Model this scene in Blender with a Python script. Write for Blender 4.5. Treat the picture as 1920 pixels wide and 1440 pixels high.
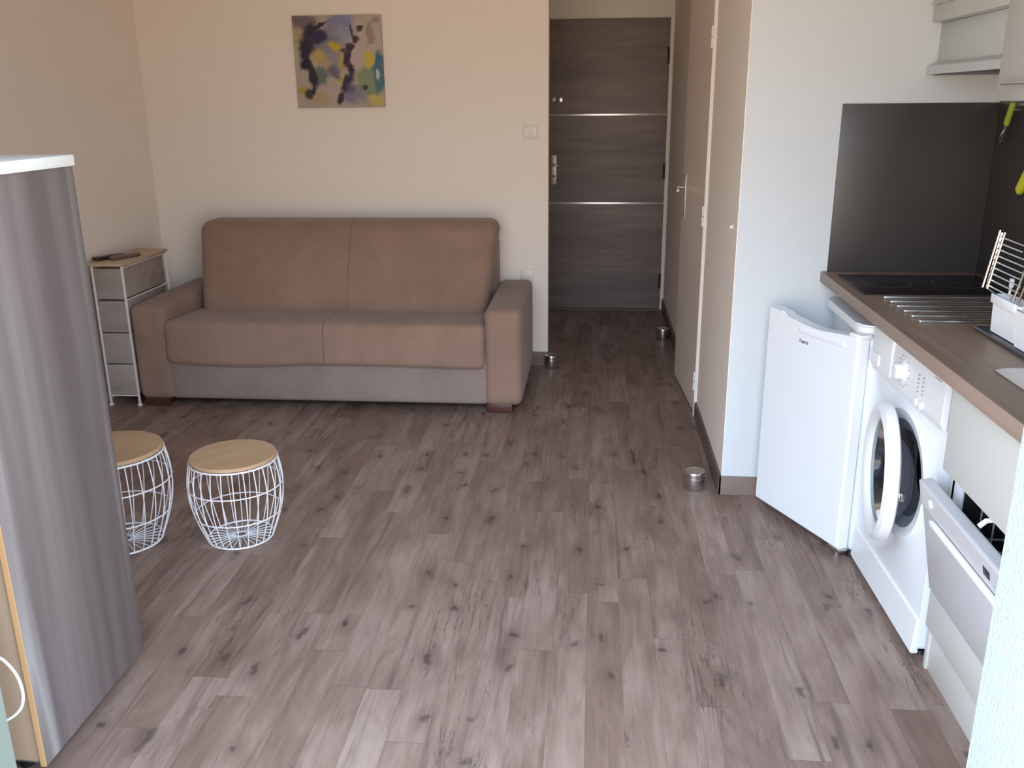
import bpy, bmesh, math, random
from mathutils import Vector, Matrix
random.seed(7)
S = bpy.context.scene
C = S.collection
for o in list(bpy.data.objects): bpy.data.objects.remove(o, do_unlink=True)

# ------------------------------------------------------------ camera, sky, light, exposure
PITCH, YAW, ROLL = .302, .0915, -.0089
cam_d = bpy.data.cameras.new('camera'); cam = bpy.data.objects.new('camera', cam_d); C.objects.link(cam)
cam_d.sensor_width = 36; cam_d.lens = 36 * 1698.2 / 1920; cam_d.clip_start = .02
fw = Vector((-math.sin(YAW) * math.cos(PITCH), math.cos(YAW) * math.cos(PITCH), -math.sin(PITCH)))
rt = Vector((math.cos(YAW), math.sin(YAW), 0)); up = rt.cross(fw)
r2 = rt * math.cos(ROLL) + up * math.sin(ROLL); u2 = -rt * math.sin(ROLL) + up * math.cos(ROLL)
M = Matrix((r2, u2, -fw)).transposed().to_4x4(); M.translation = Vector((0, 0, 1.5032))
cam.matrix_world = M
S.camera = cam
S.view_settings.view_transform = 'Standard'; S.view_settings.look = 'None'
S.view_settings.gamma = 1; S.view_settings.use_curve_mapping = False
S.view_settings.exposure = 1.07

W = bpy.data.worlds.new('overcast_sky'); S.world = W; W.use_nodes = True
wn = W.node_tree.nodes; wl = W.node_tree.links; wn.clear()
wo = wn.new('ShaderNodeOutputWorld'); bg = wn.new('ShaderNodeBackground'); tc = wn.new('ShaderNodeTexCoord')
sx = wn.new('ShaderNodeSeparateXYZ'); cr = wn.new('ShaderNodeValToRGB'); ma = wn.new('ShaderNodeMath')
ma.operation = 'MULTIPLY_ADD'; ma.inputs[1].default_value = .5; ma.inputs[2].default_value = .5
wl.new(tc.outputs['Generated'], sx.inputs[0]); wl.new(sx.outputs[2], ma.inputs[0]); wl.new(ma.outputs[0], cr.inputs[0])
e = cr.color_ramp.elements; e[0].position = .0; e[0].color = (.40, .32, .25, 1)
e[1].position = .47; e[1].color = (1.02, .77, .54, 1)
for p_, c_ in ((.50, (.95, .78, .62, 1)), (.53, (.60, .62, .66, 1)), (.60, (.80, .94, 1.12, 1)), (.70, (1.15, 1.42, 1.78, 1)), (.80, (1.0, 1.22, 1.5, 1)), (.90, (.40, .50, .64, 1)), (1, (.20, .25, .34, 1))):
    q = e.new(p_); q.color = c_
wl.new(cr.outputs[0], bg.inputs[0]); bg.inputs[1].default_value = 3.2; wl.new(bg.outputs[0], wo.inputs[0])
pd = bpy.data.lights.new('opening_portal', 'AREA'); pd.shape = 'RECTANGLE'; pd.size = 1.86; pd.size_y = 2.15
pd.cycles.is_portal = True
po = bpy.data.objects.new('opening_portal', pd); C.objects.link(po)
po.location = (-.23, 1.19, 1.075); po.rotation_euler = (math.radians(90), 0, 0)

# ------------------------------------------------------------ node helpers
class G:
    def __init__(s, name, **k):
        s.m = bpy.data.materials.new(name); s.m.use_nodes = True
        s.t = s.m.node_tree; s.b = s.t.nodes['Principled BSDF']
        for a, v in k.items(): s.b.inputs[a].default_value = v
    def n(s, typ, *ins, out=0, **pr):
        nd = s.t.nodes.new('ShaderNode' + typ)
        named = pr.pop('named', {})
        for a, v in pr.items(): setattr(nd, a, v)
        for i, v in list(enumerate(ins)) + list(named.items()):
            if v is None: continue
            if isinstance(v, bpy.types.NodeSocket): s.t.links.new(v, nd.inputs[i])
            else: nd.inputs[i].default_value = v
        return nd.outputs[out]
    def math(s, op, a, b=0.0, c=0.0, clamp=False): return s.n('Math', a, b, c, operation=op, use_clamp=clamp)
    def co(s, kind='Object'): return s.n('TexCoord', out={'Generated': 0, 'Normal': 1, 'UV': 2, 'Object': 3}[kind])
    def sep(s, v):
        nd = s.t.nodes.new('ShaderNodeSeparateXYZ'); s.t.links.new(v, nd.inputs[0]); return nd.outputs[:]
    def comb(s, x, y, z=0.0): return s.n('CombineXYZ', x, y, z)
    def map(s, v, sc=(1, 1, 1), loc=(0, 0, 0), rot=(0, 0, 0)): return s.n('Mapping', v, loc, rot, sc)
    def noise(s, v, sc=5, det=4, ro=.55, dist=0, out=0):
        return s.n('TexNoise', out=out, named={'Vector': v, 'Scale': sc, 'Detail': det, 'Roughness': ro, 'Distortion': dist})
    def ramp(s, f, stops, interp='LINEAR'):
        nd = s.t.nodes.new('ShaderNodeValToRGB'); s.t.links.new(f, nd.inputs[0]); r = nd.color_ramp; r.interpolation = interp
        while len(r.elements) < len(stops): r.elements.new(.5)
        for el, (p, c) in zip(r.elements, stops):
            el.position = p; el.color = (c, c, c, 1) if isinstance(c, (int, float)) else tuple(c) + (1,)
        return nd.outputs[0]
    def mix(s, f, a, b, mode='MIX'):
        nd = s.t.nodes.new('ShaderNodeMix'); nd.data_type = 'RGBA'; nd.blend_type = mode
        for i, v in ((0, f), (6, a), (7, b)):
            if isinstance(v, bpy.types.NodeSocket): s.t.links.new(v, nd.inputs[i])
            elif i: nd.inputs[i].default_value = tuple(v) + (1,) if len(v) == 3 else v
            else: nd.inputs[i].default_value = v
        return nd.outputs[2]
    def base(s, c): s.t.links.new(c, s.b.inputs['Base Color']); return s
    def rough(s, c): s.t.links.new(c, s.b.inputs['Roughness']); return s
    def bump(s, h, st=.2, d=.01):
        o = s.n('Bump', named={'Strength': st, 'Distance': d, 'Height': h}); s.t.links.new(o, s.b.inputs['Normal']); return s

def plain(name, col, rough=.5, metal=0, bump=0, bs=200, bd=.001, var=.0, **k):
    g = G(name, **{'Base Color': (*col, 1), 'Roughness': rough, 'Metallic': metal}, **k)
    v = g.co()
    n1 = g.noise(v, 6, 3)
    if var:
        g.base(g.mix(n1, tuple(c * (1 - var) for c in col), tuple(min(1, c * (1 + var)) for c in col)))
    if bump: g.bump(g.noise(v, bs, 3), bump, bd)
    return g.m

def plaster(name, col, bs=90, st=.35, d=.004):
    g = G(name, **{'Roughness': .85}); v = g.co()
    g.base(g.mix(g.noise(v, 1.3, 3), tuple(c * .97 for c in col), tuple(min(1, c * 1.02) for c in col)))
    g.bump(g.noise(v, bs, 4, .6), st, d); return g.m

def floor_mat():
    g = G('plank_floor'); co = g.co(); x, y, z = g.sep(co)
    u = g.math('DIVIDE', x, .098); row = g.math('FLOOR', u); fu = g.math('FRACT', u)
    rn = g.n('TexWhiteNoise', noise_dimensions='1D', named={'W': row})
    v = g.math('MULTIPLY_ADD', rn, 7.3, g.math('DIVIDE', y, .92)); col = g.math('FLOOR', v); fv = g.math('FRACT', v)
    idv = g.n('TexWhiteNoise', g.comb(row, col), noise_dimensions='2D')
    # wood tone of each strip
    c1 = g.ramp(idv, [(0, (.220, .143, .112)), (.3, (.280, .190, .153)), (.7, (.325, .230, .190)), (1, (.372, .275, .234))])
    sh = g.math('MULTIPLY', idv, 9.0)
    gv = g.comb(g.math('ADD', x, sh), g.math('MULTIPLY', y, .10), sh)
    grain = g.noise(gv, 42, 8, .65, .6)
    tone = g.noise(g.comb(g.math('ADD', x, sh), g.math('MULTIPLY', y, .28), sh), 7.5, 5, .6, .9)
    c2 = g.mix(g.ramp(tone, [(.30, .8), (.50, .2), (.70, 0)]), c1, (.140, .094, .078))
    c3 = g.mix(g.ramp(tone, [(.50, 0), (.72, .5)]), c2, (.385, .305, .27))
    c4 = g.mix(g.ramp(grain, [(.30, .5), (.47, .10), (.6, 0)]), c3, (.115, .083, .072))
    c4 = g.mix(g.ramp(grain, [(.55, 0), (.75, .3)]), c4, (.40, .34, .305))
    st_ = g.noise(g.comb(g.math('ADD', x, sh), g.math('MULTIPLY', y, .07), sh), 22, 4, .55, .8)
    c4 = g.mix(g.ramp(st_, [(.28, .75), (.40, .15), (.47, 0)]), c4, (.105, .072, .062))
    c4 = g.mix(g.math('MULTIPLY', g.noise(g.comb(x, g.math('MULTIPLY', y, .4)), 2.3, 2), .28), c4, (.30, .185, .125))
    # knots
    kv = g.comb(g.math('MULTIPLY_ADD', g.noise(co, 14, 3), .05, g.math('DIVIDE', x, 1)), g.math('MULTIPLY_ADD', g.noise(co, 9, 2), .10, g.math('MULTIPLY', y, .55)))
    vn = g.t.nodes.new('ShaderNodeTexVoronoi'); vn.voronoi_dimensions = '2D'; vn.inputs['Scale'].default_value = 6.2; g.t.links.new(kv, vn.inputs['Vector'])
    sel = g.math('GREATER_THAN', g.sep(vn.outputs['Color'])[0], .30)
    kn = g.math('MULTIPLY', g.ramp(vn.outputs['Distance'], [(0, 1), (.045, .85), (.085, .30), (.26, 0)]), sel)
    c5 = g.mix(g.math('MULTIPLY', kn, g.ramp(grain, [(.25, 1), (.7, .55)])), c4, (.055, .036, .034))
    # fine cracks running with the grain
    ck = g.noise(g.comb(g.math('MULTIPLY', x, 1.0), g.math('MULTIPLY', y, .075)), 26, 5, .55, 1.0)
    ckl = g.ramp(g.math('ABSOLUTE', g.math('SUBTRACT', ck, .5)), [(0, 1), (.006, .9), (.016, 0)])
    msk = g.ramp(g.noise(g.comb(x, g.math('MULTIPLY', y, .35)), 4.2, 3), [(.50, 0), (.60, 1)])
    c6 = g.mix(g.math('MULTIPLY', g.math('MULTIPLY', ckl, msk), .6), c5, (.045, .034, .033))
    # seams between strips
    su = g.math('GREATER_THAN', g.math('ABSOLUTE', g.math('SUBTRACT', fu, .5)), .492)
    sv = g.math('GREATER_THAN', g.math('ABSOLUTE', g.math('SUBTRACT', fv, .5)), .4985)
    seam = g.math('MAXIMUM', su, sv)
    g.base(g.mix(g.math('MULTIPLY', seam, .38), c6, (.075, .055, .05)))
    g.rough(g.ramp(grain, [(.2, .52), (.8, .40)]))
    g.b.inputs['Specular IOR Level'].default_value = .35
    g.bump(g.math('SUBTRACT', grain, g.math('MULTIPLY', seam, .5)), .12, .001)
    return g.m

def wood(name, axis, cols, scale=14, stretch=.08, rough=.5, streak=None, dist=.6, bump=.08):
    """grain running along axis (0,1,2); cols dark, mid, light"""
    g = G(name); co = g.co(); sc = [1, 1, 1]; sc[axis] = stretch
    v = g.map(co, tuple(sc))
    n1 = g.noise(v, scale, 7, .6, dist); n2 = g.noise(v, scale * .28, 4, .5, dist)
    f = g.math('ADD', g.math('MULTIPLY', n1, .55), g.math('MULTIPLY', n2, .45))
    c = g.ramp(f, [(.36, cols[0]), (.5, cols[1]), (.64, cols[2])])
    if streak:
        n3 = g.noise(g.map(co, tuple(sc), (3, 5, 7)), scale * .45, 3, .5, .2)
        c = g.mix(g.ramp(n3, [(.53, 0), (.60, .8), (.65, .1)]), c, streak)
    g.base(c); g.b.inputs['Roughness'].default_value = rough; g.bump(n1, bump, .002); return g.m

def fabric(name, col):
    g = G(name, **{'Roughness': .92, 'Sheen Weight': .15, 'Sheen Roughness': .5}); v = g.co()
    mot = g.noise(v, 3.2, 5, .65, .5); f = g.noise(v, 160, 3)
    c = g.mix(g.ramp(mot, [(.35, 0), (.68, 1)]), tuple(a * .86 for a in col), tuple(a * 1.13 for a in col))
    c = g.mix(g.math('MULTIPLY', f, .28), c, tuple(a * .6 for a in col))
    g.base(c); g.bump(g.math('ADD', f, g.math('MULTIPLY', g.noise(v, 7, 3), 2.0)), .22, .004); return g.m

MAT = {}
MAT['floor'] = floor_mat()
MAT['wall_warm'] = plaster('cream_plaster', (.87, .785, .70))
MAT['wall_cool'] = plaster('white_plaster', (.615, .635, .645))
MAT['wall_far'] = plaster('hall_plaster', (.80, .74, .67))
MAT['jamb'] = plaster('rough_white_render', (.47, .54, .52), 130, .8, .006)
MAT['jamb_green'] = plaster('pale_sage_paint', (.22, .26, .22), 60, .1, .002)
MAT['ceiling'] = plaster('ceiling_paint', (.90, .86, .80), 60, .2)
MAT['concrete'] = plaster('balcony_concrete', (.42, .40, .37), 30, .4)
MAT['door_wood'] = wood('entry_door_wood', 0, ((.095, .064, .056), (.142, .100, .088), (.20, .146, .126)), 16, .10, .45)
MAT['base_wood'] = wood('baseboard_wood', 0, ((.13, .088, .070), (.18, .125, .10), (.24, .172, .14)), 18, .10, .5)
MAT['base_wood_y'] = wood('baseboard_wood_lengthwise', 1, ((.10, .07, .058), (.15, .105, .086), (.2, .145, .12)), 18, .10, .5)
MAT['closet'] = plain('closet_door_paint', (.74, .63, .545), .45, var=.03)
MAT['frame_white'] = plain('frame_paint', (.80, .74, .68), .4)
MAT['white'] = plain('white_enamel', (.80, .82, .85), .22, var=.01)
MAT['white_soft'] = plain('white_plastic', (.80, .80, .81), .35)
MAT['cream'] = plain('cream_laminate', (.58, .57, .53), .35, var=.015)
MAT['cab_grey'] = plain('pale_laminate', (.52, .52, .49), .4, var=.015)
MAT['hood'] = plain('hood_enamel', (.50, .54, .54), .4)
MAT['dw'] = plain('dishwasher_plastic', (.56, .55, .57), .35)
MAT['chrome'] = plain('chrome', (.78, .78, .78), .12, 1)
MAT['steel'] = plain('brushed_steel', (.58, .57, .56), .25, 1, .1, 300)
MAT['alu'] = plain('aluminium_strip', (.62, .60, .60), .30, .8)
MAT['black'] = plain('black_plastic', (.012, .011, .013), .4)
MAT['hob'] = plain('black_glass', (.010, .008, .012), .08)
MAT['dark'] = plain('dark_cavity', (.008, .007, .008), .7)
MAT['rubber'] = plain('grey_rubber', (.25, .29, .33), .55)
MAT['drum'] = plain('drum_steel', (.17, .14, .15), .38, .7)
MAT['splash'] = plain('taupe_splashback', (.058, .050, .046), .33, var=.05)
MAT['worktop'] = wood('worktop_oak', 1, ((.165, .108, .076), (.215, .147, .106), (.27, .19, .142)), 16, .09, .42)
MAT['worktop_edge'] = wood('worktop_edge', 1, ((.24, .165, .13), (.28, .20, .16), (.32, .235, .19)), 16, .09, .45)
MAT['grey_wood'] = wood('grey_washed_wood', 2, ((.104, .084, .080), (.146, .122, .117), (.196, .168, .160)), 15, .04, .5, streak=(.34, .325, .32), dist=.2)
MAT['raw_edge'] = wood('orange_board_edge', 2, ((.50, .27, .11), (.60, .34, .15), (.66, .40, .19)), 18, .06, .5)
MAT['hardboard'] = wood('tan_hardboard', 2, ((.42, .29, .19), (.50, .35, .24), (.56, .41, .29)), 8, .05, .6)
MAT['white_board'] = plain('white_board', (.78, .80, .78), .4)
MAT['stool_wood'] = wood('pale_bamboo', 0, ((.42, .255, .14), (.48, .31, .18), (.54, .365, .215)), 12, .10, .45)
MAT['wire'] = plain('white_wire', (.74, .72, .74), .35)
MAT['sofa'] = fabric('taupe_microfibre', (.300, .188, .136))
MAT['sofa_base'] = fabric('taupe_microfibre_base', (.29, .215, .185))
MAT['foot'] = plain('dark_red_wood', (.075, .022, .016), .4)
MAT['drawer_fab'] = wood('greywash_drawer', 0, ((.26, .205, .185), (.34, .28, .255), (.41, .345, .315)), 14, .12, .7)
MAT['cart_top'] = wood('cart_top_wood', 1, ((.42, .29, .19), (.5, .36, .25), (.56, .42, .3)), 14, .1, .5)
MAT['cart_frame'] = plain('cart_white_frame', (.72, .66, .60), .4)
MAT['brown_plastic'] = plain('brown_plastic', (.16, .09, .07), .45)
MAT['green'] = plain('green_plastic', (.30, .42, .03), .35)
MAT['yellow'] = plain('yellow_plastic', (.62, .62, .03), .35)
MAT['switch'] = plain('switch_plastic', (.78, .72, .64), .35)
MAT['brass'] = plain('satin_nickel', (.60, .56, .48), .4, .5)
MAT['ink'] = plain('dark_ink', (.03, .03, .05), .4)
MAT['grey_ink'] = plain('grey_ink', (.30, .31, .34), .4)
MAT['mat_dark'] = plain('dark_drip_tray', (.055, .055, .065), .35)
g_ = G('door_glass', **{'Base Color': (.10, .10, .12, 1), 'Roughness': .04, 'Transmission Weight': .92, 'IOR': 1.45}); MAT['glass'] = g_.m

g_ = G('clear_glass', **{'Base Color': (.95, .97, .97, 1), 'Roughness': .03, 'Transmission Weight': 1.0, 'IOR': 1.45}); MAT['clear'] = g_.m

# ------------------------------------------------------------ mesh helpers
def new(): return bmesh.new()
def merge(bm, tmp):
    me = bpy.data.meshes.new('t'); tmp.to_mesh(me); tmp.free(); bm.from_mesh(me); bpy.data.meshes.remove(me)
def box(bm, x0, x1, y0, y1, z0, z1, bev=0, seg=2, rot=None):
    t = bmesh.new(); bmesh.ops.create_cube(t, size=1)
    for v in t.verts: v.co = Vector(((x0 + x1) / 2 + v.co.x * (x1 - x0), (y0 + y1) / 2 + v.co.y * (y1 - y0), (z0 + z1) / 2 + v.co.z * (z1 - z0)))
    if bev: bmesh.ops.bevel(t, geom=list(t.edges), offset=bev, segments=seg, profile=.5, affect='EDGES')
    if rot:
        c = Vector(((x0 + x1) / 2, (y0 + y1) / 2, (z0 + z1) / 2))
        bmesh.ops.rotate(t, verts=t.verts, cent=c, matrix=rot)
    merge(bm, t); return bm
def soft(bm, x0, x1, y0, y1, z0, z1, r=.05, bulge=(0, 0, 0), n=18, fn=None):
    t = bmesh.new(); bmesh.ops.create_cube(t, size=2)
    bmesh.ops.subdivide_edges(t, edges=list(t.edges), cuts=n, use_grid_fill=True)
    c = Vector(((x0 + x1) / 2, (y0 + y1) / 2, (z0 + z1) / 2)); h = Vector(((x1 - x0) / 2, (y1 - y0) / 2, (z1 - z0) / 2))
    for v in t.verts:
        q = [max(-1, min(1, a)) for a in v.co]; m = [math.copysign(abs(math.sin(math.pi / 2 * a)) ** .8, a) for a in q]
        p = Vector([m[i] * h[i] for i in range(3)])
        inn = Vector([max(-h[i] + r, min(h[i] - r, p[i])) for i in range(3)])
        d = p - inn
        if d.length > 1e-6: p = inn + d.normalized() * r
        for i in range(3):
            j, k = (i + 1) % 3, (i + 2) % 3
            p[i] += bulge[i] * math.copysign(1, m[i]) * abs(m[i]) ** 3 * (1 - m[j] ** 2) * (1 - m[k] ** 2)
        p = p + c
        v.co = Vector(fn(p)) if fn else p
    merge(bm, t); return bm
def tube(bm, pts, r=.003, n=8, closed=False):
    pts = [Vector(p) for p in pts]; N = len(pts); rings = []; prev = None
    for i in range(N):
        if closed: d = pts[(i + 1) % N] - pts[i - 1]
        else: d = pts[min(i + 1, N - 1)] - pts[max(i - 1, 0)]
        d.normalize()
        a = prev if prev is not None else (Vector((0, 0, 1)) if abs(d.z) < .9 else Vector((1, 0, 0)))
        a = (a - d * a.dot(d)).normalized(); prev = a; b = d.cross(a)
        rings.append([bm.verts.new(pts[i] + (a * math.cos(2 * math.pi * k / n) + b * math.sin(2 * math.pi * k / n)) * r) for k in range(n)])
    for i in range(N if closed else N - 1):
        A, B = rings[i], rings[(i + 1) % N]
        for k in range(n): bm.faces.new((A[k], A[(k + 1) % n], B[(k + 1) % n], B[k]))
    if not closed: bm.faces.new(rings[0][::-1]); bm.faces.new(rings[-1])
    return bm
def lathe(bm, prof, n=40, c=(0, 0, 0), axis='z', close=False):
    """prof of (radius, height); axis z or x"""
    R = []
    for (r, z) in prof:
        if r < 1e-6:
            P = Vector((0, 0, z)); ring = [P]
        else: ring = [Vector((r * math.cos(2 * math.pi * k / n), r * math.sin(2 * math.pi * k / n), z)) for k in range(n)]
        if axis == 'x': ring = [Vector((q.z, q.x, q.y)) for q in ring]
        R.append([bm.verts.new(q + Vector(c)) for q in ring])
    L = len(R)
    for i in range(L if close else L - 1):
        A, B = R[i], R[(i + 1) % L]
        for k in range(n):
            f = [A[k % len(A)], A[(k + 1) % n % len(A)], B[(k + 1) % n % len(B)], B[k % len(B)]]
            u = []
            for q in f:
                if q not in u: u.append(q)
            if len(u) > 2: bm.faces.new(u)
    return bm
def prism(bm, poly, y0, y1):
    """poly of (x,z) extruded along y"""
    A = [bm.verts.new((x, y0, z)) for x, z in poly]; B = [bm.verts.new((x, y1, z)) for x, z in poly]; n = len(poly)
    bm.faces.new(A); bm.faces.new(B[::-1])
    for i in range(n): bm.faces.new((A[i], B[i], B[(i + 1) % n], A[(i + 1) % n]))
    return bm

def link(name, bm, mat, smooth=True):
    bmesh.ops.remove_doubles(bm, verts=bm.verts, dist=1e-6)
    bmesh.ops.recalc_face_normals(bm, faces=bm.faces)
    me = bpy.data.meshes.new(name); bm.to_mesh(me); bm.free()
    o = bpy.data.objects.new(name, me); C.objects.link(o); me.materials.append(mat)
    if smooth:
        for p in me.polygons: p.use_smooth = True
        me.set_sharp_from_angle(angle=math.radians(35))
    return o
def tag(o, label, cat, group=None):
    o['label'] = label; o['category'] = cat
    if group: o['group'] = group
    return o
def thing(name, label, cat, loc, rotz=0, group=None):
    o = bpy.data.objects.new(name, None); C.objects.link(o); o.empty_display_size = .1
    o.location = loc; o.rotation_euler = (0, 0, rotz); return tag(o, label, cat, group)
def LM(o): return Matrix.Translation(o.location) @ o.rotation_euler.to_matrix().to_4x4()
def part(parent, name, bm, mat, label=None, local=False, smooth=True):
    """meshes are drawn in world coordinates unless local; stored relative to the parent's origin"""
    if not local:
        root = parent
        inv = LM(root).inverted() if root.type == 'EMPTY' else None
        if inv is None:
            q = parent
            while q.parent is not None: q = q.parent
            inv = LM(q).inverted() if q.type == 'EMPTY' else Matrix()
        bmesh.ops.transform(bm, matrix=inv, verts=bm.verts)
    o = link(name, bm, mat, smooth); o.parent = parent
    if label: o['label'] = label
    return o
def solo(name, bm, mat, label, cat, group=None):
    """a thing that is one mesh: origin moved to its base centre"""
    xs = [v.co for v in bm.verts]
    c = Vector(((min(v.x for v in xs) + max(v.x for v in xs)) / 2, (min(v.y for v in xs) + max(v.y for v in xs)) / 2, min(v.z for v in xs)))
    bmesh.ops.translate(bm, verts=bm.verts, vec=-c); o = link(name, bm, mat); o.location = c; return tag(o, label, cat, group)
def struct(name, bm, mat, parent=None):
    o = link(name, bm, mat, False)
    if parent: o.parent = parent
    else: o['kind'] = 'structure'
    return o
def dup(root, loc, rotz, label):
    r = root.copy(); C.objects.link(r); r.location = loc; r.rotation_euler = (0, 0, rotz); r['label'] = label
    for ch in list(root.children):
        c = ch.copy(); C.objects.link(c); c.parent = r
        for gch in list(ch.children):
            d = gch.copy(); C.objects.link(d); d.parent = c
    return r

# ------------------------------------------------------------ the room
XL, XR, YB, YD, YK, XH, ZC = -2.56, 1.379, 5.19, 6.75, 3.387, .524, 2.5
struct('floor', box(new(), -2.7, 1.5, 1.2, 6.95, -.1, 0), MAT['floor'])
b = struct('floor_balcony', box(new(), -3.2, 2.2, -1.2, 1.2, -.14, -.03), MAT['concrete'])
struct('ceiling', box(new(), -2.7, 1.5, 1.2, 6.95, ZC, ZC + .1), MAT['ceiling'])
struct('wall_left', box(new(), XL - .12, XL, 1.45, 5.31, 0, ZC), MAT['wall_warm'])
struct('wall_back', box(new(), XL, -.262, YB, YB + .12, 0, ZC), MAT['wall_warm'])
struct('wall_hall_left', box(new(), -.50, -.38, YB + .12, YD, 0, ZC), MAT['wall_far'])
b = box(new(), -.50, -.34, YD, YD + .15, 0, ZC); box(b, .50, XR, YD, YD + .15, 0, ZC); box(b, -.34, .50, YD, YD + .15, 2.045, ZC)
struct('wall_hall_end', b, MAT['wall_far'])
b = box(new(), XH, XH + .07, YK + .1, 4.33, 0, ZC); box(b, XH, XH + .07, 5.06, YD, 0, ZC); box(b, XH, XH + .07, 4.33, 5.06, 2.06, ZC)
struct('wall_hall_right', b, MAT['wall_warm'])
b = box(new(), XH, XR, YK, YK + .1, 0, ZC)
struct('wall_kitchen', b, MAT['wall_cool'])
# the end of the kitchen partition facing the hall carries the cream paint of the hall
struct('wall_hall_near', box(new(), XH - .003, XH, YK + .002, 4.33, 0, ZC), MAT['wall_warm'])
struct('wall_right', box(new(), XR, XR + .12, 1.45, YD + .15, 0, ZC), MAT['wall_cool'])
b = box(new(), .70, 1.5, 1.2, 1.45, 0, ZC); box(b, -1.165, .70, 1.2, 1.45, 2.15, ZC)
struct('wall_near_right', b, MAT['jamb'])
struct('wall_near_left', box(new(), -2.68, -1.165, 1.2, 1.45, 0, ZC), MAT['jamb_green'])
# baseboards
struct('baseboard_back', box(new(), XL, -.262, YB - .012, YB, 0, .085, .002), MAT['base_wood'])
b = box(new(), XH - .015, XH - .003, YK - .012, 4.31, 0, .078, .002)
struct('baseboard_hall_near', b, MAT['base_wood_y'])
struct('baseboard_hall_far', box(new(), XH - .012, XH, 5.09, YD, 0, .085, .002), MAT['base_wood_y'])
struct('baseboard_kitchen', box(new(), XH - .014, XR, YK - .012, YK, 0, .078, .002), MAT['base_wood'])
# threshold bar in front of the entry door
struct('trim_1', box(new(), -.34, .50, YD - .05, YD - .012, 0, .012, .003), MAT['base_wood'])
# casing right of the entry door and of the closet door
struct('trim_2', box(new(), .498, XH, YD - .02, YD, 0, 2.07, .002), MAT['frame_white'])
struct('trim_3', box(new(), XH - .018, XH + .05, 4.315, 4.345, 0, 2.09, .002), MAT['frame_white'])
struct('trim_4', box(new(), XH - .012, XH + .05, 5.045, 5.075, 0, 2.09, .002), MAT['frame_white'])

# entry door
d = struct('door_1', box(new(), -.336, .498, YD - .012, YD + .03, .004, 2.047, .001), MAT['door_wood'])
for z in (1.411, .790): part(d, 'metal_strip', box(new(), -.334, .496, YD - .0145, YD - .011, z - .008, z + .008, .001), MAT['alu'])
b = box(new(), -.318, -.278, YD - .018, YD - .011, .925, 1.135, .004)
pl = part(d, 'lock_plate', b, MAT['brass'])
part(pl, 'door_handle', tube(new(), [(-.298, YD - .016, 1.065), (-.298, YD - .062, 1.065), (-.290, YD - .068, 1.065), (-.265, YD - .068, 1.063)], .008, 10), MAT['brass'])
part(pl, 'keyhole', lathe(new(), [(0, 0), (.008, 0), (.008, .002), (0, .002)], 16, (0, 0, 0)), MAT['ink']).matrix_local = Matrix.Translation((-.298, YD - .0185, .985)) @ Matrix.Rotation(math.radians(90), 4, 'X')
b = lathe(new(), [(0, 0), (.02, 0), (.02, .006), (.012, .012), (0, .012)], 24)
k = part(d, 'peephole', b, MAT['chrome'], local=True); k.matrix_local = Matrix.Translation((-.300, YD - .011, 1.515)) @ Matrix.Rotation(math.radians(90), 4, 'X')
part(d, 'deadbolt', box(new(), -.272, -.238, YD - .026, YD - .011, 1.497, 1.533, .003), MAT['steel'])
for z in (.22, 1.02, 1.80): part(d, 'door_hinge', lathe(new(), [(0, 0), (.009, 0), (.009, .11), (0, .11)], 12, (.492, YD - .018, z - .055)), MAT['black'])

# closet door, a few degrees open; local x runs from hinge to free edge
hx, hy = .512, 4.335; fx, fy = .470, 5.03
ang = math.atan2(fy - hy, fx - hx)
d2 = struct('door_2', box(new(), .004, .694, -.036, 0, .012, 2.04, .003), MAT['closet'])
d2.location = (hx, hy, 0); d2.rotation_euler = (0, 0, ang)
# its hall face is local +y (towards -X of the room)
for z in (.18, .985, 1.77):
    hb = new(); box(hb, -.004, .040, -.002, .004, z - .045, z + .045, .001); lathe(hb, [(0, 0), (.007, 0), (.007, .044), (0, .044)], 12, (.0, .006, z - .046)); lathe(hb, [(0, 0), (.007, 0), (.007, .044), (0, .044)], 12, (.0, .006, z + .002))
    q = link('door_hinge', hb, MAT['white_soft']); q.parent = d2
hb = box(new(), .562, .612, 0, .007, .905, 1.135, .003); q = link('lock_plate', hb, MAT['brass']); q.parent = d2
hb = tube(new(), [(.594, .005, 1.065), (.594, .046, 1.065), (.590, .055, 1.065), (.575, .058, 1.064), (.478, .058, 1.060)], .0085, 12)
q2 = link('door_handle', hb, MAT['chrome']); q2.parent = q
hb = box(new(), .615, .632, 0, .004, 1.31, 1.325, .001); box(hb, .615, .632, 0, .004, 1.26, 1.275, .001)
q = link('key_catch', hb, MAT['grey_ink']); q.parent = d2
# dark closet interior
struct('wall_closet', box(new(), XH + .55, XH + .60, YK + .1, YD, 0, ZC), MAT['wall_far'])

# small white hook on the hall wall, bell push on far wall
t = lathe(new(), [(0, 0), (.009, 0), (.009, .004), (.005, .007), (.005, .012), (0, .013)], 16)
bmesh.ops.transform(t, matrix=Matrix.Translation((XH - .003, 3.50, 1.045)) @ Matrix.Rotation(math.radians(-90), 4, 'Y'), verts=t.verts)
solo('wall_hook', t, MAT['switch'], 'small white round hook on the cream wall between closet door and kitchen corner', 'hook')
t = box(new(), XH - .01, XH, 5.36, 5.42, 1.07, 1.13, .003)
solo('push_button', t, MAT['white_soft'], 'tiny white push button on the hall wall beyond the half open closet door', 'switch')

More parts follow.
